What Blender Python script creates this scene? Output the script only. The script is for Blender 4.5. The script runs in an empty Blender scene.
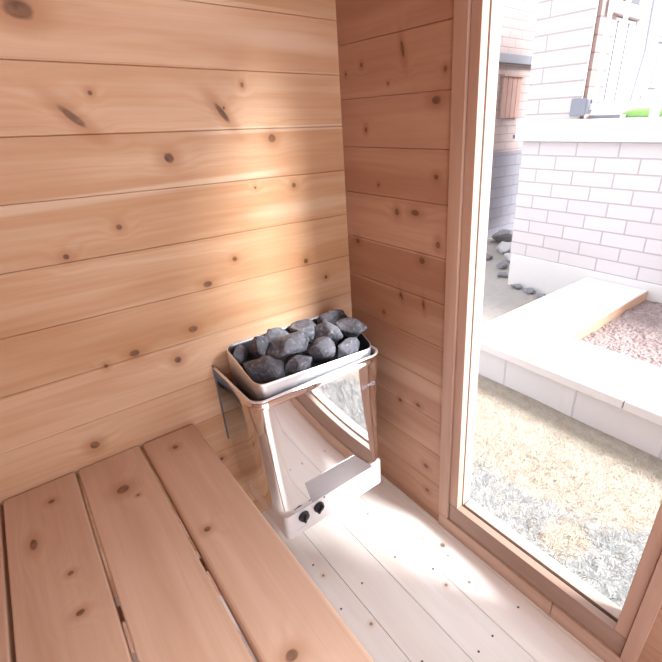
import bpy, bmesh, math, random
from mathutils import Vector, Matrix, noise as mnoise
from math import pi, sin, cos

S = bpy.context.scene
COL = S.collection

# ------------------------------------------------------------------ camera, sky, exposure
CAM = Vector((-0.84202458, -1.15143785, 1.25506394))
cam_d = bpy.data.cameras.new('camera')
cam = bpy.data.objects.new('camera', cam_d)
COL.objects.link(cam)
ax_r = Vector((0.7682939872, -0.6394954273, -0.0277479307))
ax_u = Vector((0.3033844224, 0.3256319338, 0.8955008297))
ax_b = Vector((-0.5636330734, -0.6964261929, 0.4441940076))
cam.matrix_world = Matrix(((ax_r.x, ax_u.x, ax_b.x, CAM.x), (ax_r.y, ax_u.y, ax_b.y, CAM.y),
                           (ax_r.z, ax_u.z, ax_b.z, CAM.z), (0, 0, 0, 1)))
cam_d.sensor_fit = 'HORIZONTAL'
cam_d.sensor_width = 36
cam_d.lens = 434.546 / 662 * 36
cam_d.shift_x = -41.435 / 662
cam_d.shift_y = 8.567 / 662
cam_d.clip_start = 0.02
S.camera = cam

world = bpy.data.worlds.new('overcast_sky')
S.world = world
world.use_nodes = True
wn, wl = world.node_tree.nodes, world.node_tree.links
bg = wn['Background']
wtc = wn.new('ShaderNodeTexCoord')
wsep = wn.new('ShaderNodeSeparateXYZ')
wramp = wn.new('ShaderNodeValToRGB')
wramp.color_ramp.elements[0].position = 0.45
wramp.color_ramp.elements[0].color = (0.93, 0.92, 0.97, 1)
wramp.color_ramp.elements[1].position = 0.9
wramp.color_ramp.elements[1].color = (0.93, 0.94, 1.02, 1)
wmr = wn.new('ShaderNodeMath'); wmr.operation = 'MULTIPLY_ADD'
wmr.inputs[1].default_value = 0.5; wmr.inputs[2].default_value = 0.5
wl.new(wtc.outputs['Generated'], wsep.inputs[0])
wl.new(wsep.outputs['Z'], wmr.inputs[0])
wl.new(wmr.outputs[0], wramp.inputs[0])
wl.new(wramp.outputs[0], bg.inputs['Color'])
bg.inputs['Strength'].default_value = 1.0

sun_d = bpy.data.lights.new('hazy_sun', 'SUN')
sun_d.energy = 4.6
sun_d.angle = math.radians(15)
sun_d.color = (1.0, 0.965, 0.95)
sun = bpy.data.objects.new('hazy_sun', sun_d)
COL.objects.link(sun)
sun.rotation_euler = Vector((0.36, -0.85, 0.75)).to_track_quat('Z', 'Y').to_euler()

S.view_settings.view_transform = 'Standard'
S.view_settings.look = 'None'
S.view_settings.gamma = 1
S.view_settings.use_curve_mapping = False
S.view_settings.exposure = 1.80
S.cycles.use_denoising = True
S.cycles.max_bounces = 14
S.cycles.diffuse_bounces = 8
S.cycles.glossy_bounces = 6
S.cycles.transparent_max_bounces = 12
S.cycles.sample_clamp_indirect = 6

# ------------------------------------------------------------------ node helpers
class NT:
    def __init__(s, name):
        s.m = bpy.data.materials.new(name)
        s.m.use_nodes = True
        s.n = s.m.node_tree.nodes
        s.l = s.m.node_tree.links
        s.b = s.n['Principled BSDF']
        s.out = s.n['Material Output']
    def link(s, a, b): s.l.new(a, b)
    def _in(s, sock, v):
        if isinstance(v, bpy.types.NodeSocket): s.l.new(v, sock)
        elif v is not None: sock.default_value = v
    def math(s, op, a, b=None, c=None, clamp=False):
        n = s.n.new('ShaderNodeMath'); n.operation = op; n.use_clamp = clamp
        s._in(n.inputs[0], a); s._in(n.inputs[1], b); s._in(n.inputs[2], c)
        return n.outputs[0]
    def vmath(s, op, a, b=None):
        n = s.n.new('ShaderNodeVectorMath'); n.operation = op
        s._in(n.inputs[0], a); s._in(n.inputs[1], b)
        return n.outputs['Value'] if op in ('DISTANCE', 'LENGTH', 'DOT_PRODUCT') else n.outputs[0]
    def comb(s, x, y, z):
        n = s.n.new('ShaderNodeCombineXYZ')
        s._in(n.inputs[0], x); s._in(n.inputs[1], y); s._in(n.inputs[2], z)
        return n.outputs[0]
    def sep(s, v):
        n = s.n.new('ShaderNodeSeparateXYZ'); s.l.new(v, n.inputs[0]); return n.outputs
    def coords(s):
        return s.n.new('ShaderNodeTexCoord').outputs['Object']
    def noise(s, vec=None, scale=5, detail=2, rough=.5, w=None, dist=0):
        n = s.n.new('ShaderNodeTexNoise')
        n.noise_dimensions = '1D' if vec is None else '3D'
        if vec is not None: s.l.new(vec, n.inputs['Vector'])
        if w is not None: s.l.new(w, n.inputs['W'])
        n.inputs['Scale'].default_value = scale
        n.inputs['Detail'].default_value = detail
        n.inputs['Roughness'].default_value = rough
        n.inputs['Distortion'].default_value = dist
        return n.outputs[0]
    def smooth(s, v, a, b, c=0., d=1.):
        n = s.n.new('ShaderNodeMapRange'); n.interpolation_type = 'SMOOTHSTEP'
        s._in(n.inputs['Value'], v)
        n.inputs['From Min'].default_value = a; n.inputs['From Max'].default_value = b
        n.inputs['To Min'].default_value = c; n.inputs['To Max'].default_value = d
        return n.outputs['Result']
    def mix(s, f, a, b, mode='MIX'):
        n = s.n.new('ShaderNodeMix'); n.data_type = 'RGBA'; n.blend_type = mode
        s._in(n.inputs[0], f)
        s._in(n.inputs[6], (*a, 1) if isinstance(a, tuple) else a)
        s._in(n.inputs[7], (*b, 1) if isinstance(b, tuple) else b)
        return n.outputs[2]
    def bump(s, h, strength, dist=.002):
        n = s.n.new('ShaderNodeBump')
        n.inputs['Strength'].default_value = strength
        n.inputs['Distance'].default_value = dist
        s.l.new(h, n.inputs['Height'])
        s.l.new(n.outputs[0], s.b.inputs['Normal'])
    def color(s, c):
        s._in(s.b.inputs['Base Color'], (*c, 1) if isinstance(c, tuple) else c)
    def set(s, **k):
        for a, v in k.items(): s.b.inputs[a.replace('_', ' ')].default_value = v


def wood(name, u, v, pitch=1.0, off=0.0, knots=(), light=(.72, .50, .36), mid=(.60, .36, .225), deep=(.47, .245, .14),
         rough=.55, seed=0.0, ring=55, sap=.5, vary=.35, streaks=(), scars=()):
    """cedar: u = axis along the boards, v = axis across; knots (u, v, radius, tilt)"""
    t = NT(name)
    xyz = t.sep(t.coords())
    U, V = xyz['XYZ'.index(u)], xyz['XYZ'.index(v)]
    W = xyz[[i for i in range(3) if 'XYZ'[i] not in (u, v)][0]]
    idx = t.math('FLOOR', t.math('DIVIDE', t.math('SUBTRACT', V, off), pitch))
    wn_ = t.n.new('ShaderNodeTexWhiteNoise'); wn_.noise_dimensions = '1D'
    t.link(t.math('ADD', idx, seed + .37), wn_.inputs['W'])
    rnd = wn_.outputs['Value']
    rs = t.math('MULTIPLY', rnd, 31.0)
    # knots: smallest distance in radii
    dn = None
    wob = t.noise(t.comb(U, V, W), 38, 2)
    wv = t.math('MULTIPLY_ADD', wob, .9, .55)
    for kx, ky, r, el in knots:
        d = t.vmath('DISTANCE', t.comb(t.math('DIVIDE', U, el), V, 0.0), (kx / el, ky, 0))
        d = t.math('MULTIPLY', d, 1.0 / r)
        dn = d if dn is None else t.math('MINIMUM', dn, d)
    for (ua, va, ub, vb, wd) in scars:       # long slanted knots cut along their length
        cu, cv = (ua + ub) / 2, (va + vb) / 2; ln = math.hypot(ub - ua, vb - va); a = math.atan2(vb - va, ub - ua)
        du, dv = t.math('SUBTRACT', U, cu), t.math('SUBTRACT', V, cv)
        p = t.math('ADD', t.math('MULTIPLY', du, cos(a) / (ln / 2)), t.math('MULTIPLY', dv, sin(a) / (ln / 2)))
        q = t.math('ADD', t.math('MULTIPLY', du, -sin(a) / wd), t.math('MULTIPLY', dv, cos(a) / wd))
        d = t.math('SQRT', t.math('ADD', t.math('MULTIPLY', p, p), t.math('MULTIPLY', q, q)))
        dn = d if dn is None else t.math('MINIMUM', dn, d)
    if dn is None: dn = t.math('ADD', t.math('MULTIPLY', U, 0), 50.0)
    core = t.smooth(t.math('MULTIPLY', dn, wv), .45, .80, 1., 0.)
    halo = t.smooth(dn, .5, 2.6, 1., 0.)
    pull = t.smooth(dn, 0., 5.5, 1., 0.)
    # rings
    low = t.noise(t.comb(t.math('MULTIPLY_ADD', U, .75, rs), t.math('MULTIPLY', V, 7.0), rs), 1.0, 2.5, .45)
    tt = t.math('ADD', t.math('MULTIPLY', V, ring), t.math('MULTIPLY', low, 10.0))
    tt = t.math('ADD', tt, t.math('MULTIPLY', pull, 1.6))
    tt = t.math('ADD', tt, rs)
    rings = t.noise(None, 1.0, 2.0, .55, w=tt)
    rings = t.smooth(rings, .25, .80)
    fl = t.noise(t.comb(t.math('MULTIPLY_ADD', U, 2.2, rs), t.math('MULTIPLY', V, 95.0), t.math('MULTIPLY', W, 20.)), 1.0, 4, .6)
    rings = t.math('ADD', t.math('MULTIPLY', rings, .55), t.math('MULTIPLY', t.smooth(fl, .3, .7), .45))
    fib = t.noise(t.comb(t.math('MULTIPLY', U, 9.0), t.math('MULTIPLY', V, 330.0), t.math('MULTIPLY', W, 330.)), 1.0, 2)
    blot = t.noise(t.comb(t.math('MULTIPLY_ADD', U, 1.7, rs), t.math('MULTIPLY', V, 11.0), rs), 1.0, 3, .5)
    blot = t.smooth(blot, .32, .70)
    c = t.mix(rings, light, mid)
    c = t.mix(t.math('MULTIPLY', blot, .65), c, deep)
    # pale sapwood streaks
    sp = t.noise(t.comb(t.math('MULTIPLY_ADD', U, .9, t.math('MULTIPLY', rs, 1.7)), t.math('MULTIPLY', V, 9.0), 3.3), 1.0, 1.5)
    sp = t.smooth(sp, .60, .72)
    c = t.mix(t.math('MULTIPLY', sp, sap), c, (.70, .54, .40))
    for (su, sv, length, wid, sl) in streaks:   # a pale sapwood edge
        dv = t.math('SUBTRACT', V, t.math('MULTIPLY_ADD', t.math('SUBTRACT', U, su), sl, sv))
        dv = t.math('ABSOLUTE', t.math('ADD', dv, t.math('MULTIPLY', t.math('SUBTRACT', low, .5), .02)))
        a = t.smooth(dv, wid * .35, wid, 1., 0.)
        b_ = t.smooth(t.math('ABSOLUTE', t.math('SUBTRACT', U, su)), length * .7, length, 1., 0.)
        c = t.mix(t.math('MULTIPLY', t.math('MULTIPLY', a, b_), .5), c, (.74, .60, .46))
    c = t.mix(t.math('MULTIPLY', t.math('SUBTRACT', fib, .5), .5, clamp=True), c, deep)
    # board to board
    hsv = t.n.new('ShaderNodeHueSaturation')
    t._in(hsv.inputs['Value'], t.math('MULTIPLY_ADD', t.math('SUBTRACT', rnd, .5), vary, 1.0))
    t._in(hsv.inputs['Saturation'], t.math('MULTIPLY_ADD', t.math('SUBTRACT', .5, rnd), vary * .7, 1.0))
    t._in(hsv.inputs['Color'], c)
    c = hsv.outputs[0]
    c = t.mix(t.math('MULTIPLY', halo, .5), c, (deep[0] * .8, deep[1] * .66, deep[2] * .5))
    krings = t.math('MULTIPLY_ADD', wob, 1.0, .25, clamp=True)
    c = t.mix(t.math('MULTIPLY', core, krings), c, (.085, .036, .020))
    t.color(c)
    t.set(Roughness=rough)
    t.b.inputs['Specular IOR Level'].default_value = .35
    t.bump(t.math('ADD', t.math('MULTIPLY', rings, .5), t.math('MULTIPLY', fib, .4)), .25, .0008)
    return t.m


def plain(name, c, rough=.5, metal=0., var=.06, scale=30, bump=0.):
    t = NT(name)
    n = t.noise(t.coords(), scale, 3)
    t.color(t.mix(t.math('MULTIPLY', n, 1.0), tuple(x * (1 - var) for x in c), tuple(min(1, x * (1 + var)) for x in c)))
    t.set(Roughness=rough, Metallic=metal)
    if bump: t.bump(n, bump)
    return t.m

# ------------------------------------------------------------------ mesh helpers
def link(name, bm, mat, parent=None, smooth=False, loc=None):
    me = bpy.data.meshes.new(name)
    bmesh.ops.recalc_face_normals(bm, faces=bm.faces)
    bm.to_mesh(me); bm.free()
    for m in (mat if isinstance(mat, (list, tuple)) else [mat]): me.materials.append(m)
    if smooth:
        me.polygons.foreach_set('use_smooth', [True] * len(me.polygons))
    o = bpy.data.objects.new(name, me)
    COL.objects.link(o)
    if parent: o.parent = parent
    if loc: o.location = loc
    return o

def thing(name, label, cat, loc=(0, 0, 0), group=None):
    o = bpy.data.objects.new(name, None)
    COL.objects.link(o)
    o.empty_display_size = .05
    o.location = loc
    return tag(o, label, cat, group)

def tag(o, label, cat, group=None, kind=None):
    o['label'] = label; o['category'] = cat
    if group: o['group'] = group
    if kind: o['kind'] = kind
    return o

def struct(o):
    o['kind'] = 'structure'
    return o

def box(bm, a, b, bev=0., seg=2, mi=0):
    x0, y0, z0 = a; x1, y1, z1 = b
    c = ((x0 + x1) / 2, (y0 + y1) / 2, (z0 + z1) / 2)
    r = bmesh.ops.create_cube(bm, size=1)
    bmesh.ops.scale(bm, vec=(abs(x1 - x0), abs(y1 - y0), abs(z1 - z0)), verts=r['verts'])
    bmesh.ops.translate(bm, vec=c, verts=r['verts'])
    if bev:
        es = list({e for v in r['verts'] for e in v.link_edges})
        bmesh.ops.bevel(bm, geom=es, offset=bev, segments=seg, affect='EDGES', profile=.5)

def hexa(bm, p, bev=0.):
    """p: 8 points, bottom four (ccw) then top four"""
    vs = [bm.verts.new(q) for q in p]
    fs = [bm.faces.new([vs[i] for i in f]) for f in ((0, 1, 2, 3), (7, 6, 5, 4), (0, 4, 5, 1), (1, 5, 6, 2), (2, 6, 7, 3), (3, 7, 4, 0))]
    if bev:
        bmesh.ops.bevel(bm, geom=list({e for f in fs for e in f.edges}), offset=bev, segments=2, affect='EDGES', profile=.5)

def cyl(bm, p0, p1, r, seg=16, r2=None):
    p0, p1 = Vector(p0), Vector(p1); d = p1 - p0
    R_ = bmesh.ops.create_cone(bm, cap_ends=True, segments=seg, radius1=r, radius2=r if r2 is None else r2, depth=d.length)
    m = Matrix.Translation((p0 + p1) / 2) @ d.to_track_quat('Z', 'Y').to_matrix().to_4x4()
    bmesh.ops.transform(bm, matrix=m, verts=R_['verts'])

def NB(): return bmesh.new()

# ------------------------------------------------------------------ materials
K_LEFT = [(-.71, 1.459, .024, 1.4), (-.506, 1.197, .017, 1.1), (-.233, 1.229, .015, 1.),
          (-.39, .932, .010, 1.1), (-.476, .88, .013, 1.5), (-.166, .88, .013, 1.), (-.597, .691, .014, 1.), (-.843, .532, .016, 1.),
          (-.648, 1.059, .010, 1.), (-.54, .766, .013, 1.4), (-.181, 1.105, .010, 1.), (-.766, 1.013, .010, 1.), (-.297, 1.35, .008, .8),
          (-.632, 1.328, .007, 1.), (-.693, .747, .013, 1.4), (-.097, .812, .010, 1.), (-.762, .736, .008, 1.), (-.30, 1.11, .005, 1.),
          (-.353, 1.30, .006, .8), (-.545, .31, .010, 1.), (-.61, .43, .008, 1.), (-1.3, .9, .016, 1.), (-1.25, 1.3, .016, 1.2)]
K_RIGHT = [(-.37, 1.30, .013, 1.6), (-.256, 1.414, .010, .7), (-.10, 1.395, .008, 1.), (-.111, 1.241, .010, .9), (-.379, 1.134, .010, 1.2),
           (-.237, 1.034, .014, .9), (-.308, 1.04, .012, 1.9), (-.394, .969, .014, .8), (-.053, .922, .012, 1.2), (-.338, .915, .014, 1.2),
           (-.25, .792, .010, .6), (-.346, .79, .010, .55), (-.174, .713, .010, .8), (-.379, .209, .012, 1.4), (-.388, .106, .011, 1.2),
           (-.25, .413, .010, 1.2), (-.335, .436, .010, 1.6), (-.16, 1.10, .007, 1.), (-.395, 1.36, .009, .8), (-.03, 1.38, .006, 1.),
           (-.205, 1.345, .005, 1.), (-1.16, .25, .012, 1.1)]
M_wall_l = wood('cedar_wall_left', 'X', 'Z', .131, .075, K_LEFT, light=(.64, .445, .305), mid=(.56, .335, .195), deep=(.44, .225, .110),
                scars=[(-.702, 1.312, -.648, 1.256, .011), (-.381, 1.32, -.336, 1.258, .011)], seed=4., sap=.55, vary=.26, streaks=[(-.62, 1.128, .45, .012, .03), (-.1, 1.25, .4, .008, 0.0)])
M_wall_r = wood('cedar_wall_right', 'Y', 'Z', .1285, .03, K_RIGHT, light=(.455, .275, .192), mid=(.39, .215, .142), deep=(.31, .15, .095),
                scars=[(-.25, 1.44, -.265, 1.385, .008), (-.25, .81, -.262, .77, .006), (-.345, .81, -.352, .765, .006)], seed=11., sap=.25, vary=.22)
M_floor = wood('pale_floor_boards', 'Y', 'X', .1235, -2.1065,
               [(-.076 * 0 - .52, -.06, .013, 1.), (-.35, -.42, .006, 1.), (-.66, -.095, .007, 1.), (-.62, -.155, .007, 1.), (-.56, -.40, .007, 1.)],
               light=(.85, .855, .85), mid=(.80, .785, .77), deep=(.72, .67, .635), seed=2., sap=.3, vary=.10, ring=45)
M_trim = wood('cedar_trim', 'Z', 'Y', .5, -2.0, [(-.0, 0., .0001, 1.)], light=(.53, .36, .285), mid=(.47, .30, .23), deep=(.39, .235, .175), seed=21., sap=.2, vary=.1)
M_trim_h = wood('cedar_trim_rail', 'Y', 'Z', .5, -2.0, (), light=(.54, .39, .31), mid=(.48, .325, .25), deep=(.40, .25, .18), seed=25., sap=.1, vary=.1)
M_rail_dark = wood('cedar_bottom_rail', 'Y', 'Z', .5, -2.0, (), light=(.38, .265, .21), mid=(.32, .21, .165), deep=(.26, .16, .12), seed=28., sap=0., vary=.1)
M_outer = wood('pale_outer_frame', 'Z', 'Y', .5, -2.0, (), light=(.40, .30, .26), mid=(.36, .26, .22), deep=(.32, .22, .18), seed=31., sap=.2, vary=.1)
M_nail = plain('dark_nail', (.06, .05, .045), .4, .6)
M_underlay = plain('dark_underlay', (.05, .035, .028), .9)

t = NT('mirror_steel')
n = t.noise(t.coords(), 6, 2)
t.color((.86, .85, .85)); t.set(Metallic=1., Roughness=.035)
M_mirror = t.m
def brushed(name, c, r, along='X'):
    t = NT(name)
    xyz = t.sep(t.coords())
    i = 'XYZ'.index(along)
    k = [260., 260., 260.]; k[i] = 6.
    v = t.comb(*[t.math('MULTIPLY', xyz[j], k[j]) for j in range(3)])
    n = t.noise(v, 1., 3)
    t.color(t.mix(n, tuple(x * .88 for x in c), c)); t.set(Metallic=1.)
    t._in(t.b.inputs['Roughness'], t.math('MULTIPLY_ADD', n, .14, r - .07))
    t.bump(n, .12, .0005)
    return t.m
M_satin = brushed('satin_steel', (.90, .90, .93), .30)
M_satin.node_tree.nodes['Principled BSDF'].inputs['Metallic'].default_value = .55
M_reflection = brushed('reflection_grey', (.50, .49, .52), .38)  # grey of the reflection painted on the jacket front
M_tray = brushed('tray_steel', (.86, .87, .91), .45)
M_tray_in = brushed('dull_inner_tray_steel', (.20, .20, .225), .5)
M_black = plain('black_inner_steel', (.018, .017, .017), .55, .2)
M_knob = plain('black_knob_plastic', (.022, .022, .024), .35)
M_mark = plain('grey_print', (.16, .15, .17), .5)
M_letter = plain('etched_letter_grey', (.22, .20, .24), .4)

t = NT('dark_sauna_rock')
co = t.coords()
oi = t.n.new('ShaderNodeObjectInfo')
sh = t.vmath('ADD', co, t.comb(t.math('MULTIPLY', oi.outputs['Random'], 7.), 0., 0.))
n1 = t.noise(sh, 14, 5, .65); n2 = t.noise(sh, 90, 4, .7); n3 = t.noise(sh, 45, 3, .6)
c = t.mix(t.smooth(n1, .3, .75), (.046, .049, .064), (.165, .172, .210))
c = t.mix(t.smooth(n2, .50, .75, 0., .8), c, (.33, .34, .39))
t.color(c); t.set(Roughness=.72)
t.bump(t.math('ADD', t.math('MULTIPLY', n2, .55), n3), .8, .004)
M_stone = t.m

t = NT('window_glass')
t.n.remove(t.b)
tr = t.n.new('ShaderNodeBsdfTransparent'); gl = t.n.new('ShaderNodeBsdfGlossy'); mx = t.n.new('ShaderNodeMixShader')
lw = t.n.new('ShaderNodeLayerWeight'); lw.inputs['Blend'].default_value = .5
fr_ = t.math('MULTIPLY_ADD', t.math('POWER', lw.outputs['Facing'], 5.), .6, .03)
tr.inputs[0].default_value = (.97, .985, .98, 1); gl.inputs['Roughness'].default_value = 0.01
t.link(fr_, mx.inputs[0]); t.link(tr.outputs[0], mx.inputs[1]); t.link(gl.outputs[0], mx.inputs[2])
t.link(mx.outputs[0], t.out.inputs[0])
M_glass = t.m

# outdoor
def brick(name, a, b, c1, c2, mortar, bw=.30, rh=.10, ms=.006, off=(0, 0)):
    t = NT(name)
    xyz = t.sep(t.coords())
    vec = t.comb(t.math('ADD', xyz['XYZ'.index(a)], off[0]), t.math('ADD', xyz['XYZ'.index(b)], off[1]), 0.)
    n = t.n.new('ShaderNodeTexBrick')
    t.link(vec, n.inputs['Vector'])
    n.inputs['Color1'].default_value = (*c1, 1); n.inputs['Color2'].default_value = (*c2, 1); n.inputs['Mortar'].default_value = (*mortar, 1)
    n.inputs['Scale'].default_value = 1.; n.inputs['Brick Width'].default_value = bw; n.inputs['Row Height'].default_value = rh
    n.inputs['Mortar Size'].default_value = ms; n.inputs['Mortar Smooth'].default_value = .3
    sp = t.noise(t.coords(), 60, 4)
    t.color(t.mix(t.math('MULTIPLY', sp, .25), n.outputs['Color'], mortar))
    t.set(Roughness=.85)
    t.bump(t.math('SUBTRACT', 1., n.outputs['Fac']), .6, .006)
    return t.m
M_brick_f = brick('cream_brick', 'Y', 'Z', (.54, .505, .52), (.50, .47, .485), (.37, .325, .335), off=(.05, .085 - .27))
M_brick_p = brick('cream_brick_pillar', 'Y', 'Z', (.50, .46, .46), (.48, .44, .44), (.33, .29, .29), bw=1.9, off=(-.12, .06))
M_brick_r = brick('pink_brick', 'X', 'Z', (.30, .205, .19), (.28, .19, .175), (.17, .11, .11), off=(.13, .0))
M_brick_house = brick('rosy_house_brick', 'X', 'Z', (.31, .245, .24), (.285, .225, .22), (.22, .175, .175), bw=.24, rh=.085)
M_grey_house = brick('grey_house_brick', 'X', 'Z', (.19, .187, .22), (.17, .167, .20), (.12, .118, .145), bw=.4, rh=.12)
M_cap = plain('white_stone_cap', (.60, .58, .59), .8, var=.03)
M_found = plain('pale_parged_foundation', (.56, .54, .54), .9, var=.04)
M_slab = plain('pale_coping_stone', (.55, .52, .52), .85, var=.05, scale=12)
M_block = brick('pale_retaining_block', 'Y', 'Z', (.60, .585, .60), (.57, .555, .575), (.46, .45, .475), bw=.4, rh=.3, off=(.10, .1))
M_slab_edge = plain('rough_slab_edge', (.33, .30, .31), .9, var=.15, scale=25)
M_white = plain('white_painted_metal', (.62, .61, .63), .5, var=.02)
M_grey = plain('grey_blue_paint', (.17, .18, .22), .5, var=.08)
M_slot = plain('dark_slot', (.075, .075, .09), .6)
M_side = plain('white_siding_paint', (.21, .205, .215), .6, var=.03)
M_grey2 = plain('mid_grey_panel', (.15, .15, .18), .5, var=.05)
M_bluewhite = plain('pale_blue_metal', (.42, .43, .52), .5, var=.03)
M_dark = plain('dark_grey_metal', (.07, .07, .085), .5)
M_pinkwood = plain('pink_painted_beam', (.27, .205, .20), .7, var=.05)
M_gate = plain('weathered_red_wood', (.33, .20, .17), .8, var=.2, scale=8)
M_green = plain('bright_green_fabric', (.20, .40, .11), .6, var=.08)
M_inner_orange = plain('orange_inner_face', (.42, .25, .17), .9, var=.15, scale=20)  # orange tone for the inner face of the bed
M_rubble = plain('grey_rubble', (.17, .17, .19), .9, var=.35, scale=20, bump=.4)
M_rubble2 = plain('white_rubble', (.44, .43, .44), .9, var=.15, scale=20, bump=.4)

t = NT('dry_lawn')
co = t.coords()
big = t.noise(co, 2.3, 4, .6); med = t.noise(co, 22, 5, .7); fine = t.noise(co, 130, 4, .75)
c = t.mix(t.smooth(med, .35, .65), (.44, .385, .32), (.36, .30, .24))
xyz = t.sep(co)
edge = t.math('ADD', xyz[0], t.math('MULTIPLY', t.math('SUBTRACT', big, .5), .75))
edge = t.math('ADD', edge, t.math('MULTIPLY', xyz[1], .12))
for (gx, gy, gr, am) in ((.31, -.74, .16, .35), (.50, -.98, .20, -.30)):
    g_ = t.vmath('DISTANCE', t.comb(xyz[0], xyz[1], 0.), (gx, gy, 0))
    edge = t.math('ADD', edge, t.math('MULTIPLY', t.smooth(g_, 0., gr, 1., 0.), am))
c = t.mix(t.smooth(edge, .30, .42, 1., 0.), c, t.mix(t.smooth(med, .4, .6), (.36, .36, .36), (.22, .23, .235)))
c = t.mix(t.smooth(fine, .5, .75, 0., .7), c, (.17, .15, .13))
c = t.mix(t.smooth(fine, .5, .25, 0., .6), c, (.62, .58, .52))
far = t.smooth(xyz[1], .35, .8)
c = t.mix(t.math('MULTIPLY', far, .7), c, (.38, .36, .36))
t.color(c); t.set(Roughness=.95)
t.bump(t.math('ADD', med, fine), .9, .02)
M_lawn = t.m
def blade(name, a, b):
    t = NT(name)
    n = t.noise(t.coords(), 9, 3)
    t.color(t.mix(t.smooth(n, .35, .65), a, b)); t.set(Roughness=.8)
    return t.m
M_blade = [blade('straw_blade', (.46, .39, .30), (.37, .30, .215)), blade('grey_green_blade', (.36, .36, .35), (.23, .24, .235))]
t = NT('red_brown_mulch')
co = t.coords()
v = t.n.new('ShaderNodeTexVoronoi'); v.inputs['Scale'].default_value = 45; t.link(co, v.inputs['Vector'])
n = t.noise(co, 70, 4)
c = t.mix(v.outputs['Color'], (.19, .135, .13), (.31, .25, .245))
c = t.mix(t.smooth(n, .5, .7, 0., .7), c, (.22, .14, .135))
t.color(c); t.set(Roughness=.95); t.bump(t.math('ADD', v.outputs['Distance'], n), .9, .02)
M_mulch = t.m

# ------------------------------------------------------------------ room shell
XL, YN, ZC = -1.78, -2.15, 2.12      # far side wall, wall behind the camera, ceiling
def board_run(bm, lo, hi, z0, z1, place, gap=.0007, th=.019, rad=.0016):
    """one board: profile in the (v, depth) plane with eased front edges, run along u"""
    pr = [(z0 + gap / 2, th), (z0 + gap / 2, rad), (z0 + gap / 2 + rad * .35, rad * .35), (z0 + gap / 2 + rad, 0),
          (z1 - gap / 2 - rad, 0), (z1 - gap / 2 - rad * .35, rad * .35), (z1 - gap / 2, rad), (z1 - gap / 2, th)]
    a = [bm.verts.new(place(lo, v, d)) for v, d in pr]
    b = [bm.verts.new(place(hi, v, d)) for v, d in pr]
    n_ = len(pr)
    for i in range(n_):
        j = (i + 1) % n_
        bm.faces.new((a[i], a[j], b[j], b[i]))
    bm.faces.new(a); bm.faces.new(b[::-1])

def seams(start, pitch, lo, hi):
    s = [lo]; z = start
    while z < hi - .02:
        if z > lo + .02: s.append(z)
        z += pitch
    return s + [hi]

# left wall in the photo: plane y = 0
bm = NB()
sl = [0.0, .075, .206, .338, .470, .601, .735, .866, 1.0, 1.131, 1.252, 1.380, 1.506, 1.637, 1.768, 1.899, 2.03, ZC]
for a, b in zip(sl[:-1], sl[1:]): board_run(bm, XL, 0.019, a, b, lambda u, v, d: (u, d, v))
box(bm, (XL, .0195, 0), (.019, .03, ZC))
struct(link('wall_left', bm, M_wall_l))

# right wall: plane x = 0 with a tall window, y from WY1 (near corner) to WY0
def yA(z): return -.4505 + .0235 * z           # outer edge of the left casing (slightly out of plumb, as in the photo)
Y_CO = -1.083                                   # outer edge of the right casing
ZW0, ZW1 = .058, 1.96
bm = NB()
sr = [0.0, .03, .16, .2885, .416, .549, .678, .81, .936, 1.071, 1.197, 1.319, 1.448, 1.576, 1.705, 1.833, 1.962, 2.04, ZC]
for a, b in zip(sr[:-1], sr[1:]):
    P_ = lambda u, v, d: (d, u, v)
    if a >= ZW1 - .01:
        board_run(bm, 0, YN, a, b, P_)
    else:
        board_run(bm, 0, yA((a + b) / 2) - .012, a, b, P_)
        board_run(bm, Y_CO + .012, YN, a, b, P_)
box(bm, (.0195, -.46, 0), (.03, 0, ZC)); box(bm, (.0195, YN, 0), (.03, -1.07, ZC)); box(bm, (.0195, -1.07, ZW1 + .03), (.03, -.46, ZC))
box(bm, (.0, -1.07, -.0), (.03, -.455, .03))
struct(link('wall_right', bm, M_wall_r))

# unseen shell: plain boards
bm = NB()
for a, b in zip(sl[:-1], sl[1:]): board_run(bm, 0, YN, a, b, lambda u, v, d: (XL - d, u, v))
struct(link('wall_far', bm, M_wall_r))
bm = NB()
board = [0.0] + [.131 * i for i in range(1, 16)] + [ZC]
for a, b in zip(board[:-1], board[1:]):
    if a > 1.95:
        board_run(bm, XL, 0, a, b, lambda u, v, d: (u, YN - d, v))
    else:
        board_run(bm, XL, -1.55, a, b, lambda u, v, d: (u, YN - d, v))
        board_run(bm, -.06, 0, a, b, lambda u, v, d: (u, YN - d, v))
struct(link('wall_rear', bm, M_wall_l))
bm = NB()
x = XL
while x < .019:
    board_run(bm, .0, YN, x, min(x + .13, .019), lambda u, v, d: (v, u, ZC + d)); x += .13
struct(link('ceiling', bm, M_wall_l))
bm = NB(); box(bm, (XL, YN - 1.1, ZC + .02), (.05, YN - .02, ZC + .05)); struct(link('sun_block_eave', bm, M_outer))  # unseen eave, added to block sun from the open rear side

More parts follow.
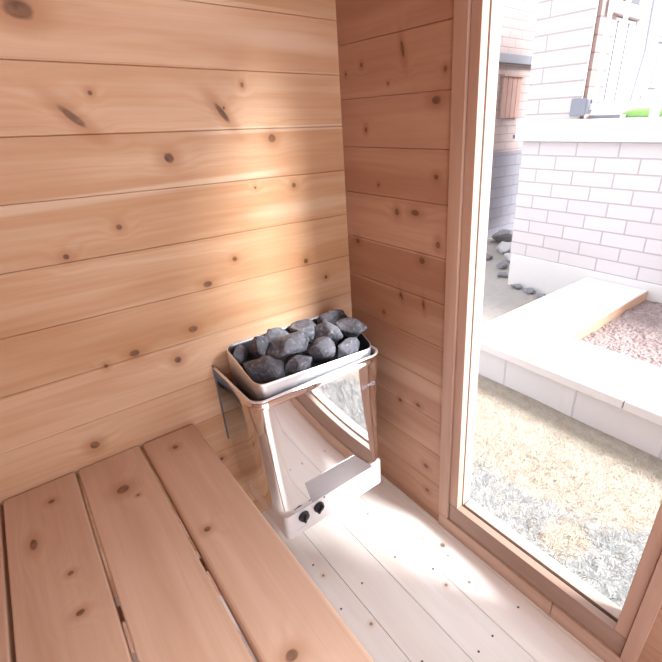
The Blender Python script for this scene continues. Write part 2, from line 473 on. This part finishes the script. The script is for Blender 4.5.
# floor boards run along y; seams measured at x = -.135, -.258, -.383 ...
bm = NB()
xs = [0.019, -.012] + [-.1355 - .1235 * i for i in range(0, 14)]
xs = sorted([x for x in xs if x > XL] + [XL])
for a, b in zip(xs[:-1], xs[1:]):
    board_run(bm, .019, YN, a, b, lambda u, v, d: (v, u, -d), gap=.0008, rad=.0014, th=.022)
box(bm, (XL, YN, -.045), (.019, .019, -.0225))
fl = struct(link('floor', bm, M_floor))
bm = NB()
for (x, y) in [(-.164, -.257), (-.208, -.449), (-.344, -.449), (-.146, -.558), (-.424, -.299), (-.439, -.471), (-.091, -.456), (-.076, -.558),
               (-.17, -.80), (-.23, -.80), (-.30, -.90), (-.05, -.80), (-.36, -.72)]:
    cyl(bm, (x, y, -.003), (x, y, .0006), .0032, 10)
link('nail_head', bm, M_nail, fl)['kind'] = 'stuff'

# window in the right wall
win = bpy.data.objects.new('window_1', None); COL.objects.link(win); struct(win)
def leanbar(bm, x0, x1, ya, yb, z0, z1, lean_a=0., lean_b=0., bev=.0015):
    """upright with its two long edges leaning by lean metres per metre of height"""
    hexa(bm, [(x0, ya + lean_a * z0, z0), (x1, ya + lean_a * z0, z0), (x1, yb + lean_b * z0, z0), (x0, yb + lean_b * z0, z0),
              (x0, ya + lean_a * z1, z1), (x1, ya + lean_a * z1, z1), (x1, yb + lean_b * z1, z1), (x0, yb + lean_b * z1, z1)], bev)
L = .0235
bm = NB(); leanbar(bm, -.006, .018, -.4895, -.4505, .0545, ZW1 + .03, L, L); link('casing', bm, M_trim, win)
bm = NB(); leanbar(bm, -.006, .018, Y_CO, -1.0505, .0545, ZW1 + .03); link('casing', bm, M_trim, win)
bm = NB(); box(bm, (-.006, Y_CO, .0), (.018, -.872, .0535), .0015); link('casing', bm, M_trim_h, win)
bm = NB(); box(bm, (-.006, -.870, .0), (.018, -.452, .0535), .0015); link('casing', bm, M_trim_h, win)
bm = NB(); box(bm, (-.006, -1.05, ZW1), (.018, -.445, ZW1 + .04), .0015); link('casing', bm, M_trim_h, win)
bm = NB(); leanbar(bm, .001, .024, -.5245, -.4905, .124, ZW1 - .001, L + .004, L); link('stile', bm, M_trim, win)
bm = NB(); leanbar(bm, .001, .024, -1.0495, -1.0200, .124, ZW1 - .001); link('stile', bm, M_trim, win)
bm = NB(); box(bm, (.001, -1.0495, .0545), (.024, -.4905, .1235), .0015); link('bottom_rail', bm, M_rail_dark, win)
bm = NB(); box(bm, (.001, -1.0495, ZW1 - .06), (.024, -.4550, ZW1 - .0005), .0015); link('top_rail', bm, M_trim_h, win)
bm = NB(); leanbar(bm, .0305, .066, -.5245, -.44, .03, ZW1 + .02, L + .004, L * .4, .001)
leanbar(bm, .0305, .066, -1.09, -1.0205, .03, ZW1 + .02, 0, 0, .001)
box(bm, (.0305, -1.02, .06), (.066, -.527, .128), .001)
box(bm, (.0305, -1.02, ZW1 - .06), (.066, -.49, ZW1 + .02), .001)
link('outer_frame', bm, M_outer, win)
bm = NB(); box(bm, (.0245, -1.045, .06), (.0295, -.47, ZW1 - .02)); link('pane', bm, M_glass, win)
# cladding outside
bm = NB(); box(bm, (.031, -.44, -.02), (.045, .03, ZC)); box(bm, (.031, YN, -.02), (.045, -1.09, ZC)); box(bm, (.031, -1.09, -.02), (.045, -.44, .028))
struct(link('trim_1', bm, M_outer))

# ------------------------------------------------------------------ bench
ZB = .484
bench = thing('sauna_bench', 'wide cedar slatted bench along the left wall beside the heater', 'bench', (-1.05, -1.0, 0))
bo = Vector((1.05, 1.0, 0))
def loc(p): return (p[0] + bo.x, p[1] + bo.y, p[2])
planks = [(-.744, -.601, 51., [(-.677, -.082, .010, 1.2), (-.712, -.406, .011, 1.), (-.700, -.742, .015, 1.)]),
          (-.896, -.751, 52., [(-.823, -.156, .021, 1.), (-.80, -.20, .006, 1.)]),
          (-1.050, -.903, 53., [(-.961, -.085, .010, 1.), (-.954, -.432, .012, .8), (-.955, -.33, .008, 1.), (-1.005, -.20, .010, 2.6)]),
          (-1.204, -1.057, 54., [(-1.1, -.3, .01, 1.)]), (-1.358, -1.211, 55., [])]
for i, (x0, x1, sd, kn) in enumerate(planks):
    m = wood('cedar_bench_plank_wood', 'Y', 'X', .5, (x0 + bo.x) - .1, [(b + bo.y, a + bo.x, r, e) for a, b, r, e in kn],
             light=(.64, .475, .375), mid=(.57, .39, .288), deep=(.47, .295, .205), seed=sd, sap=.2 if i else .1, vary=.1, ring=38)
    bm = NB()
    a, b = loc((x0, YN + .03, ZB - .038)), loc((x1, -.004, ZB))
    box(bm, a, b, .009 if i == 0 else .004, 3)
    link('plank', bm, m, bench, smooth=False)
for yy in (-.45, -1.1, -1.75):
    bm = NB(); box(bm, loc((-1.35, yy - .02, ZB - .13)), loc((-.635, yy + .02, ZB - .0385)), .002); link('cross_rail', bm, M_trim, bench)
for xx in (-.665, -1.33):
    for yy in (-.45, -1.1, -1.75):
        bm = NB(); box(bm, loc((xx - .02, yy - .041, .0)), loc((xx + .02, yy - .0205, ZB - .0395)), .002); link('leg', bm, M_trim, bench)

# ------------------------------------------------------------------ heater
HX, HY = -.30, -.13
heater = thing('sauna_heater', 'polished steel electric sauna heater with a tray of stones in the corner', 'heater', (HX, HY, .12))
ho = Vector((HX, HY, .12))
def hl(p): return (p[0] - ho.x, p[1] - ho.y, p[2] - ho.z)

def rr_path(x0, x1, yb, yf, r, seg=10, closed=False, rb=None):
    """plan outline: from the wall along the left side, round the front, back to the wall"""
    P = []
    if rb: P += [(x0 + rb - rb * cos(a), yb - rb + rb * sin(a)) for a in [pi / 2 * (1 - k / seg) for k in range(seg + 1)]]
    else: P.append((x0, yb))
    P += [(x0 + r - r * cos(a), yf + r - r * sin(a)) for a in [pi / 2 * k / seg for k in range(seg + 1)]]
    n_ = 14
    P += [(x0 + r + (x1 - x0 - 2 * r) * k / n_, yf) for k in range(1, n_)]
    P += [(x1 - r + r * sin(a), yf + r - r * cos(a)) for a in [pi / 2 * k / seg for k in range(seg + 1)]]
    if rb: P += [(x1 - rb + rb * cos(a), yb - rb + rb * sin(a)) for a in [pi / 2 * k / seg for k in range(seg + 1)]]
    else: P.append((x1, yb))
    return P

JX0, JX1, JYF, JZ0, JZ1 = -.511, -.086, -.265, .240, .633
FLARE = .022
def sheet(path_out, path_in, zs, f=None, closed=False):
    bm = NB(); R_ = []
    for path in (path_out, path_in):
        rows = []
        for z in zs:
            rows.append([bm.verts.new(hl((f(p, z) if f else (p[0], p[1], z)))) for p in path])
        R_.append(rows)
    n_ = len(path_out)
    rng = range(n_ if closed else n_ - 1)
    for rows in R_:
        for i in range(len(zs) - 1):
            for j in rng:
                k = (j + 1) % n_
                bm.faces.new((rows[i][j], rows[i][k], rows[i + 1][k], rows[i + 1][j]))
    for i in (0, len(zs) - 1):
        for j in rng:
            k = (j + 1) % n_
            bm.faces.new((R_[0][i][j], R_[0][i][k], R_[1][i][k], R_[1][i][j]))
    if not closed:
        for j in (0, n_ - 1):
            for i in range(len(zs) - 1):
                bm.faces.new((R_[0][i][j], R_[0][i + 1][j], R_[1][i + 1][j], R_[1][i][j]))
    return bm
zs = [JZ0 + (JZ1 - JZ0) * k / 16 for k in range(17)]
def jac(p, z):      # the front flares out and the sides draw in towards the control box
    w = 1 - (z - JZ0) / (JZ1 - JZ0)
    u = (p[0] - JX0) / (JX1 - JX0); v = min(1, max(0, -p[1] / -JYF))
    return (p[0] + w * (.012 * (1 - u) - .026 * u), p[1] - FLARE * w * w * v, z)
bm = sheet(rr_path(JX0, JX1, -.001, JYF, .040), rr_path(JX0 + .002, JX1 - .002, -.001, JYF + .002, .038), zs, jac)
link('outer_jacket', bm, M_mirror, heater, smooth=True)
bm = sheet(rr_path(JX0 - .0015, JX1 + .0015, -.0012, JYF - .0015, .0415), rr_path(JX0 + .005, JX1 - .005, -.0012, JYF + .005, .035), [JZ1 + .0001, JZ1 + .0022, JZ1 + .003])
link('top_rim', bm, M_satin, heater, smooth=False)
# black inner case and floor of the gap
bm = sheet(rr_path(JX0 + .0035, JX1 - .0035, -.001, JYF + .0035, .037), rr_path(JX0 + .006, JX1 - .006, -.001, JYF + .006, .034), zs[1:-1], jac)
box(bm, hl((JX0 + .03, JYF + .02, .252)), hl((JX1 - .05, -.003, .258)))
link('inner_case', bm, M_black, heater)
# control box under the jacket
bm = NB()
YBX = JYF - FLARE - .0005
path = rr_path(-.486, -.117, -.03, YBX, .016, 8)
lo_ = [bm.verts.new(hl((p[0], p[1], .150))) for p in path]; hi_ = [bm.verts.new(hl((p[0], p[1], JZ0 + .0))) for p in path]
for j in range(len(path)):
    k = (j + 1) % len(path); bm.faces.new((lo_[j], lo_[k], hi_[k], hi_[j]))
bm.faces.new(lo_); bm.faces.new(hi_)
cbox = link('control_box', bm, M_satin, heater)
bm = NB(); box(bm, hl((JX0 + .06, -.0295, .15)), hl((JX1 - .06, -.001, .60))); link('wall_bracket', bm, M_satin, heater)
# reflection in the lower front, modelled as a thin grey patch
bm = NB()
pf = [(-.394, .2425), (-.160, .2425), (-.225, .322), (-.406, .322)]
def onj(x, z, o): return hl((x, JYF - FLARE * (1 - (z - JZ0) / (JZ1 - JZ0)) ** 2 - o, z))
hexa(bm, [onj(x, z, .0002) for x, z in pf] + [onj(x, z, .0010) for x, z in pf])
link('reflection_patch', bm, M_reflection, heater)
# knobs
for (kx, kz, rot) in [(-.428, .213, 15), (-.375, .213, 40)]:
    bm = NB()
    yk = YBX
    cyl(bm, hl((kx, yk, kz)), hl((kx, yk - .003, kz)), .0175, 28)
    cyl(bm, hl((kx, yk - .003, kz)), hl((kx, yk - .010, kz)), .0160, 28, .0150)
    kb = link('knob', bm, M_knob, heater)
    bm = NB()
    box(bm, (-.0035, -.008, -.0145), (.0035, .0, .0145), .0015)
    bmesh.ops.transform(bm, matrix=Matrix.Translation(hl((kx, yk - .010, kz))) @ Matrix.Rotation(math.radians(rot), 4, 'Y'), verts=bm.verts)
    link('grip', bm, M_knob, kb)
bm = NB(); cyl(bm, hl((-.352, YBX, .2365)), hl((-.352, YBX - .0008, .2365)), .0035, 10); link('printed_symbol', bm, M_mark, heater)
bm = NB(); box(bm, hl((JX0 - .0025, -.009, .378)), hl((JX0 + .0015, -.001, JZ1 + .010)), .0006); link('wall_flange', bm, M_mark, heater)
# logo
def text_mesh(s, size, mat, parent, loc_, depth=.0004):
    cu = bpy.data.curves.new('logo', 'FONT'); cu.body = s; cu.size = size; cu.extrude = depth; cu.align_x = 'CENTER'
    to = bpy.data.objects.new('logo', cu); COL.objects.link(to)
    dg = bpy.context.evaluated_depsgraph_get()
    me = bpy.data.meshes.new_from_object(to.evaluated_get(dg))
    COL.objects.unlink(to); bpy.data.objects.remove(to)
    me.materials.clear(); me.materials.append(mat)
    o = bpy.data.objects.new('logo', me); COL.objects.link(o); o.parent = parent
    o.rotation_euler = (pi / 2, 0, 0); o.location = loc_
    return o
text_mesh('SAWO', .017, M_letter, heater, hl((-.147, JYF - .0026, .537)))
# stone tray: rim slopes from the wall down to the front
TX0, TX1, TYB, TYF = 0., 1., 1., 0.
def lerp(a, b, t_): return a + (b - a) * t_
def tray_pt(p, inset=0., t_=0., dz=0.):
    """unit outline -> the tray: t_ 0 is the rim (back higher than front), 1 the lower edge inside the jacket"""
    d = Vector((p[0] - .5, p[1] - .5)); u, v = p
    x = lerp(lerp(-.490, -.478, v), lerp(-.107, -.066, v), u); y = lerp(-.252, -.030, v); z = lerp(lerp(.676, .654, u), .702, v)
    x2 = lerp(-.478, -.108, u); y2 = lerp(-.242, -.032, v)
    x, y, z = lerp(x, x2, t_), lerp(y, y2, t_), lerp(z, .575, t_)
    x += -inset * (1 if d.x > 0 else -1) * min(1, abs(d.x) / .38); y += -inset * (1 if d.y > 0 else -1) * min(1, abs(d.y) / .38)
    return (x, y, z + dz)
UP = []
for (cx, cy, a0) in ((.07, .13, pi), (.93, .13, 1.5 * pi), (.93, .88, 0), (.07, .88, .5 * pi)):
    ry = .13 if cy < .5 else .12
    for k in range(9):
        a = a0 + (pi / 2) * k / 8
        UP.append((cx + .07 * cos(a), cy + ry * sin(a)))
bm = NB()
levels = [(0., 1., 0.), (0., .6, 0.), (0., .08, 0.), (.0005, 0., 0.), (.003, 0., 0.), (.0035, .08, 0.), (.0035, .6, 0.), (.0035, 1., 0.)]
rings_ = [[bm.verts.new(hl(tray_pt(p, i_, dr, tp))) for p in UP] for i_, dr, tp in levels]
n_ = len(UP)
for a, b in zip(rings_, rings_[1:] + rings_[:1]):
    for j in range(n_):
        k = (j + 1) % n_
        bm.faces.new((a[j], a[k], b[k], b[j]))
tray = link('stone_tray', bm, [M_tray, M_tray_in], heater, smooth=False)
for i_, p_ in enumerate(tray.data.polygons): p_.material_index = 1 if (i_ // n_) in (4, 5, 6) else 0
for p_ in tray.data.polygons: p_.use_smooth = True
bm = NB()
f_ = [bm.verts.new(hl(tray_pt(p, .0036, .95, 0.))) for p in UP]; bm.faces.new(f_)
r_ = bmesh.ops.extrude_face_region(bm, geom=list(bm.faces)); bmesh.ops.translate(bm, vec=(0, 0, -.004), verts=[v for v in r_['geom'] if isinstance(v, bmesh.types.BMVert)])
link('tray_floor', bm, M_black, heater)

# stones: convex split rocks, each built from its own cut hull
def stone(bmx, dims, seed, npts=12):
    rd = random.Random(seed)
    pts = []
    while len(pts) < npts:
        v = Vector((rd.gauss(0, 1), rd.gauss(0, 1), rd.gauss(0, 1))).normalized()
        if all((v - q).length > .55 for q in pts): pts.append(v)
    for v in pts:
        s_ = rd.uniform(.86, 1.08)
        bmx.verts.new((v.x * dims[0] / 2 * s_, v.y * dims[1] / 2 * s_, v.z * dims[2] / 2 * s_))
    r = bmesh.ops.convex_hull(bmx, input=bmx.verts)
    junk = [g for g in r['geom_interior'] + r['geom_unused'] if isinstance(g, bmesh.types.BMVert)]
    if junk: bmesh.ops.delete(bmx, geom=list(set(junk)), context='VERTS')
    bmesh.ops.bevel(bmx, geom=list(bmx.edges), offset=min(dims) * .045, segments=1, affect='EDGES', profile=.5, clamp_overlap=True)
    bmesh.ops.triangulate(bmx, faces=bmx.faces)
    bmesh.ops.subdivide_edges(bmx, edges=[e for e in bmx.edges if e.calc_length() > min(dims) * .2], cuts=2, use_grid_fill=True)
    lim = max(dims) * .60
    for v in bmx.verts:
        nz = mnoise.fractal(v.co * 28 + Vector((seed * 3.1, 0, 0)), 1., 2., 4)
        v.co += v.co.normalized() * nz * min(dims) * .055
        if v.co.length > lim: v.co *= lim / v.co.length
STONES = [  # centre, size, rotation (deg), label
    ((-.428, -.186, .680), (.140, .098, .090), (18, 24, -34), 'large dark stone at the front left corner of the heater tray'),
    ((-.399, -.100, .692), (.080, .090, .105), (10, -10, 20), 'upright grey stone near the left end, behind the large corner stone'),
    ((-.338, -.158, .704), (.165, .095, .080), (26, -4, 4), 'biggest long stone lying on top left of the middle of the pile'),
    ((-.345, -.218, .665), (.110, .066, .080), (10, 10, -4), 'wedge shaped stone at the front rim below the biggest long stone'),
    ((-.246, -.084, .695), (.115, .095, .105), (0, 10, 12), 'round backed dark stone at the middle of the back rim'),
    ((-.268, -.208, .678), (.110, .085, .100), (20, 20, 25), 'five sided bluish grey stone at the front centre of the pile'),
    ((-.204, -.155, .700), (.055, .135, .085), (0, 25, 24), 'narrow pale edged slab standing on edge right of the pile centre'),
    ((-.135, -.076, .696), (.120, .080, .080), (0, 0, 8), 'flat topped stone by the back rim right of the middle'),
    ((-.180, -.216, .660), (.105, .062, .085), (12, 0, 0), 'grey stone at the front rim toward the right end'),
    ((-.128, -.160, .693), (.070, .150, .080), (-8, 14, 20), 'pale bluish slab stone at the right end of the tray'),
    ((-.445, -.060, .672), (.055, .050, .080), (0, 0, 10), 'small dark stone tucked in the back left corner of the tray'),
    ((-.335, -.070, .690), (.105, .070, .080), (0, 0, -5), 'grey stone half hidden behind the biggest long stone'),
    ((-.222, -.140, .628), (.090, .085, .055), (0, 0, 5), 'dark sunken stone in the gap right of the front centre stone'),
    ((-.310, -.150, .635), (.120, .100, .070), (0, 0, 40), 'dark sunken stone in the gap under the biggest long stone'),
    ((-.135, -.080, .632), (.050, .070, .060), (0, 0, 5), 'dark stone low in the back right corner of the tray'),
    ((-.405, -.140, .632), (.100, .110, .070), (0, 0, 15), 'dark sunken stone seen between the corner stone and its neighbour'),
]
for i, (c, d, r, lb) in enumerate(STONES):
    bm = NB(); stone(bm, d, i + 3)
    o = link('sauna_stone', bm, M_stone, smooth=False, loc=c)
    o.rotation_euler = [math.radians(a) for a in r]
    tag(o, lb, 'stone', 'sauna stones in the heater tray')

# ------------------------------------------------------------------ outdoors
G = -.085
bm = NB(); bmesh.ops.create_grid(bm, x_segments=60, y_segments=60, size=1)
for v in bm.verts:
    v.co = Vector((4.05 + v.co.x * 3.95, 1.0 + v.co.y * 4.0, 0))
    v.co.z = G + mnoise.noise(v.co * 3) * .008
    if v.co.x < 1.2 and .11 < v.co.x: pass
struct(link('ground', bm, M_lawn))
# short blades of lawn
rd = random.Random(5)
bm = NB()
me_i = []
for i in range(9000):
    x = .14 + rd.random() ** 1.1 * .82; y = rd.uniform(-1.25, .35)
    h = rd.uniform(.010, .030); w = rd.uniform(.0012, .0025); a = rd.uniform(0, 2 * pi); ln = rd.uniform(-.02, .02), rd.uniform(-.02, .02)
    z = G - .004
    vs = [bm.verts.new((x - w * cos(a), y - w * sin(a), z)), bm.verts.new((x + w * cos(a), y + w * sin(a), z)), bm.verts.new((x + ln[0], y + ln[1], z + h))]
    f = bm.faces.new(vs)
    edge_n = x + .12 * y + .38 * mnoise.noise(Vector((x, y, 0)) * 2.5)
    for (gx, gy, gr, am) in ((.31, -.74, .16, .35), (.50, -.98, .20, -.30)):
        edge_n += am * max(0, 1 - math.hypot(x - gx, y - gy) / gr)
    f.material_index = 1 if edge_n < .32 and rd.random() < .85 else 0
me = bpy.data.meshes.new('lawn_grass'); bm.to_mesh(me); bm.free()
for m in M_blade: me.materials.append(m)
lg = bpy.data.objects.new('lawn_grass', me); COL.objects.link(lg)
tag(lg, 'short dry straw coloured grass outside between the window and garden bed', 'grass', kind='stuff')

# porch
PX = 2.5
porch = thing('brick_porch', 'cream brick porch base with thick white stone cap outside the window', 'porch', (PX, 0, G))
def pl(p): return (p[0] - PX, p[1], p[2] - G)
bm = NB(); box(bm, pl((PX, -2.6, .200)), pl((PX + 1.6, 1.0, 1.10))); link('brick_face', bm, M_brick_f, porch)
bm = NB(); box(bm, pl((PX - .012, -2.6, G - .05)), pl((PX + 1.6, .985, .199)), .004); link('foundation', bm, M_found, porch)
bm = NB(); box(bm, pl((PX - .05, -2.65, 1.101)), pl((PX + 1.65, 1.045, 1.245)), .006); link('stone_cap', bm, M_cap, porch)
bm = NB(); cyl(bm, pl((PX + .10, 1.046, 1.13)), pl((PX + .10, 1.14, 1.13)), .012, 10); box(bm, pl((PX + .06, 1.11, 1.115)), pl((PX + .14, 1.14, 1.145)), .003)
link('pipe_stub', bm, M_dark, porch)
pil = thing('brick_pillar', 'cream brick pillar standing on the white porch cap', 'pillar', (PX + .2, .78, 1.245))
bm = NB(); box(bm, (-.2, -.195, .001), (-.16, .225, 1.9)); link('pillar_shaft', bm, M_brick_p, pil)
# side wall of the house entrance, behind the railing
HWY = .56
hw = thing('house_entrance', 'pinkish brick and white door front behind the porch railing', 'entrance', (3.2, HWY, 1.246))
bm = NB(); box(bm, (-.655, 0, .001), (-.43, .12, 2.0)); link('brick_return', bm, M_brick_r, hw)
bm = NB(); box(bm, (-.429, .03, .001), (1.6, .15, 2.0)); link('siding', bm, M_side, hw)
bm = NB(); box(bm, (-.425, .012, .10), (-.09, .029, .62), .002); dr = link('door', bm, M_white, hw)
for k, (xx, w_) in enumerate([(-.375, .018), (-.305, .008), (-.255, .014), (-.205, .016), (-.14, .006)]):
    bm = NB(); box(bm, (xx - w_ / 2, .008, .115), (xx + w_ / 2, .0115, .60)); link('slot', bm, M_slot, dr)
bm = NB(); box(bm, (-.60, -.03, .625), (-.02, .011, .70), .004); link('lintel', bm, M_pinkwood, hw)
bm = NB(); box(bm, (-.33, .010, .715), (-.10, .029, 1.1), .003); link('dark_pane', bm, M_slot, hw)
for (xa, xb, za, zb) in [(.36, .75, .22, .50), (.36, .75, .54, .80), (.30, .80, .09, .17)]:
    bm = NB(); box(bm, (xa, .008, za), (xb, .0295, zb), .003); w_ = link('window_frame', bm, M_white, hw)
    bm = NB(); box(bm, (xa + .025, .003, za + .02), (xb - .025, .0075, zb - .02)); link('pane', bm, M_grey2, w_)
bm = NB(); cyl(bm, (.02, -.02, .10), (.10, -.02, .45), .014, 12); cyl(bm, (.10, -.02, .45), (.06, -.02, .80), .014, 12); link('downpipe', bm, M_bluewhite, hw)
# railing
rail = thing('porch_railing', 'white metal railing on the porch cap right of the brick pillar', 'railing', (PX + .04, 0, 1.246))
bm = NB(); box(bm, (-.02, -2.4, .055), (.02, .525, .095), .003); link('bottom_rail', bm, M_white, rail)
bm = NB(); box(bm, (-.02, -2.4, .93), (.02, .525, .97), .003); link('top_rail', bm, M_white, rail)
bm = NB(); box(bm, (-.055, .530, .02), (-.042, .640, .13), .002); box(bm, (-.055, .518, .03), (.02, .529, .12), .002)
link('wall_bracket', bm, M_grey, rail)
for k in range(14):
    y = .50 - k * .105
    bm = NB(); box(bm, (-.011, y - .011, .0955), (.011, y + .011, .9295), .002); link('baluster', bm, M_white, rail)
for y in (.10, -1.2):
    bm = NB(); box(bm, (-.022, y - .022, .0), (.022, y + .022, 1.02), .002); link('post', bm, M_white, rail)
bm = NB(); cyl(bm, (.08, .06, .18), (.08, -.18, .95), .018, 10); cyl(bm, (.08, .06, .0), (.08, .06, .18), .018, 10); link('brace', bm, M_white, rail)

# green cushion on the cap
bm = NB(); bmesh.ops.create_uvsphere(bm, u_segments=28, v_segments=16, radius=1)
for v in bm.verts:
    v.co = Vector((v.co.x * .09, v.co.y * .24, max(v.co.z, -.25) * .055 + .0137))
tag(link('garden_cushion', bm, M_green, smooth=True, loc=(PX + .26, .16, 1.2455)), 'bright green rounded cushion lying on the white porch cap', 'cushion')
bm = NB(); box(bm, (-.05, -.10, .0), (.05, .12, .022), .004)
tag(link('paving_slab', bm, M_grey, loc=(PX + .14, .43, 1.2455)), 'small grey slab on the porch cap between brick pillar and green cushion', 'slab')

# raised garden bed
ZT = .15
bed = thing('raised_garden_bed', 'low raised bed edged with wide pale coping slabs beside the porch', 'garden bed', (1.7, -.5, G))
def bl(p): return (p[0] - 1.7, p[1] + .5, p[2] - G)
bm = NB(); box(bm, bl((1.03, -2.6, G - .04)), bl((1.40, .27, ZT - .0515)), .004); box(bm, bl((1.4005, -.135, G - .04)), bl((2.46, .27, ZT - .0515)), .004)
link('retaining_wall', bm, M_block, bed)
def slab(y0, y1, x0=.98, x1=1.40, nm='coping_slab', mat=None):
    bm = NB(); box(bm, bl((x0, y0, ZT - .05)), bl((x1, y1, ZT)), .006, 2); return link(nm, bm, mat or M_slab, bed)
slab(-.62, .29); slab(-1.55, -.624); slab(-2.6, -1.554)
slab(-.145, .29, 1.404, 1.93); slab(-.145, .29, 1.934, 2.485)
bm = NB(); box(bm, bl((1.405, -.150, G)), bl((2.484, -.1455, ZT - .004)), .001); link('inner_face', bm, M_inner_orange, bed)
bm = NB(); bmesh.ops.create_grid(bm, x_segments=60, y_segments=110, size=1)
for v in bm.verts:
    v.co = Vector((1.944 + v.co.x * .54, -1.37 + v.co.y * 1.215, 0))
    v.co.z = .085 + mnoise.noise(v.co * 9) * .012 + mnoise.noise(v.co * 55) * .010
mul = link('bark_mulch', bm, M_mulch, smooth=False)
tag(mul, 'reddish brown bark mulch filling the raised garden bed', 'mulch', kind='stuff')

# neighbouring house and gate seen through the gap
nb = thing('neighbour_house', 'rosy brick house with grey lower wall in the gap left of the porch', 'house', (4.6, 2.2, G))
bm = NB(); box(bm, (-1.9, 0, 1.0), (2.4, .3, 3.6)); link('upper_wall', bm, M_brick_house, nb)
bm = NB(); box(bm, (-1.9, -.03, .0), (2.4, .28, .999)); link('lower_wall', bm, M_grey_house, nb)
bm = NB(); box(bm, (-1.1, -.06, 1.89), (.1, -.001, 1.975), .004); link('grey_band', bm, M_grey2, nb)
bm = NB()
for k in range(4): box(bm, (-.79 + k * .088, -.03, 1.36), (-.708 + k * .088, -.001, 1.765), .003)
sh_ = link('shutter', bm, M_gate, nb)
bm = NB(); box(bm, (-.81, -.05, 1.766), (-.43, -.001, 1.79), .003); link('shutter_cap', bm, M_gate, sh_)

# rubble by the porch corner
for i, (x, y, s, m, lb) in enumerate([
        (3.75, 1.88, .20, M_rubble, 'dark rubble lump farthest back in the gap beyond the porch'),
        (3.38, 1.60, .17, M_rubble2, 'whitish rubble lump highest in the gap beyond the porch'),
        (3.0, 1.60, .08, M_rubble, 'dark rubble lump in the gap against the window frame edge'),
        (3.12, 1.36, .12, M_rubble2, 'whitish rubble lump in the gap close to the porch corner'),
        (2.85, 1.30, .08, M_rubble, 'grey rubble lump in front of the whitish lumps in the gap'),
        (2.62, 1.13, .07, M_rubble, 'grey rubble lump just beyond the porch corner'),
        (2.44, .86, .065, M_rubble, 'blue grey stone at the foot of the pale foundation, left one'),
        (2.42, .72, .065, M_rubble, 'blue grey stone at the foot of the pale foundation, middle one'),
        (2.38, .58, .055, M_rubble, 'blue grey stone at the foot of the pale foundation, right one')]):
    bm = NB(); stone(bm, (s * 1.5, s * 2.0, s), 40 + i)
    tag(link('rubble_stone', bm, m, loc=(x, y, G + s * .35)), lb, 'rubble', 'rubble stones by the porch corner')
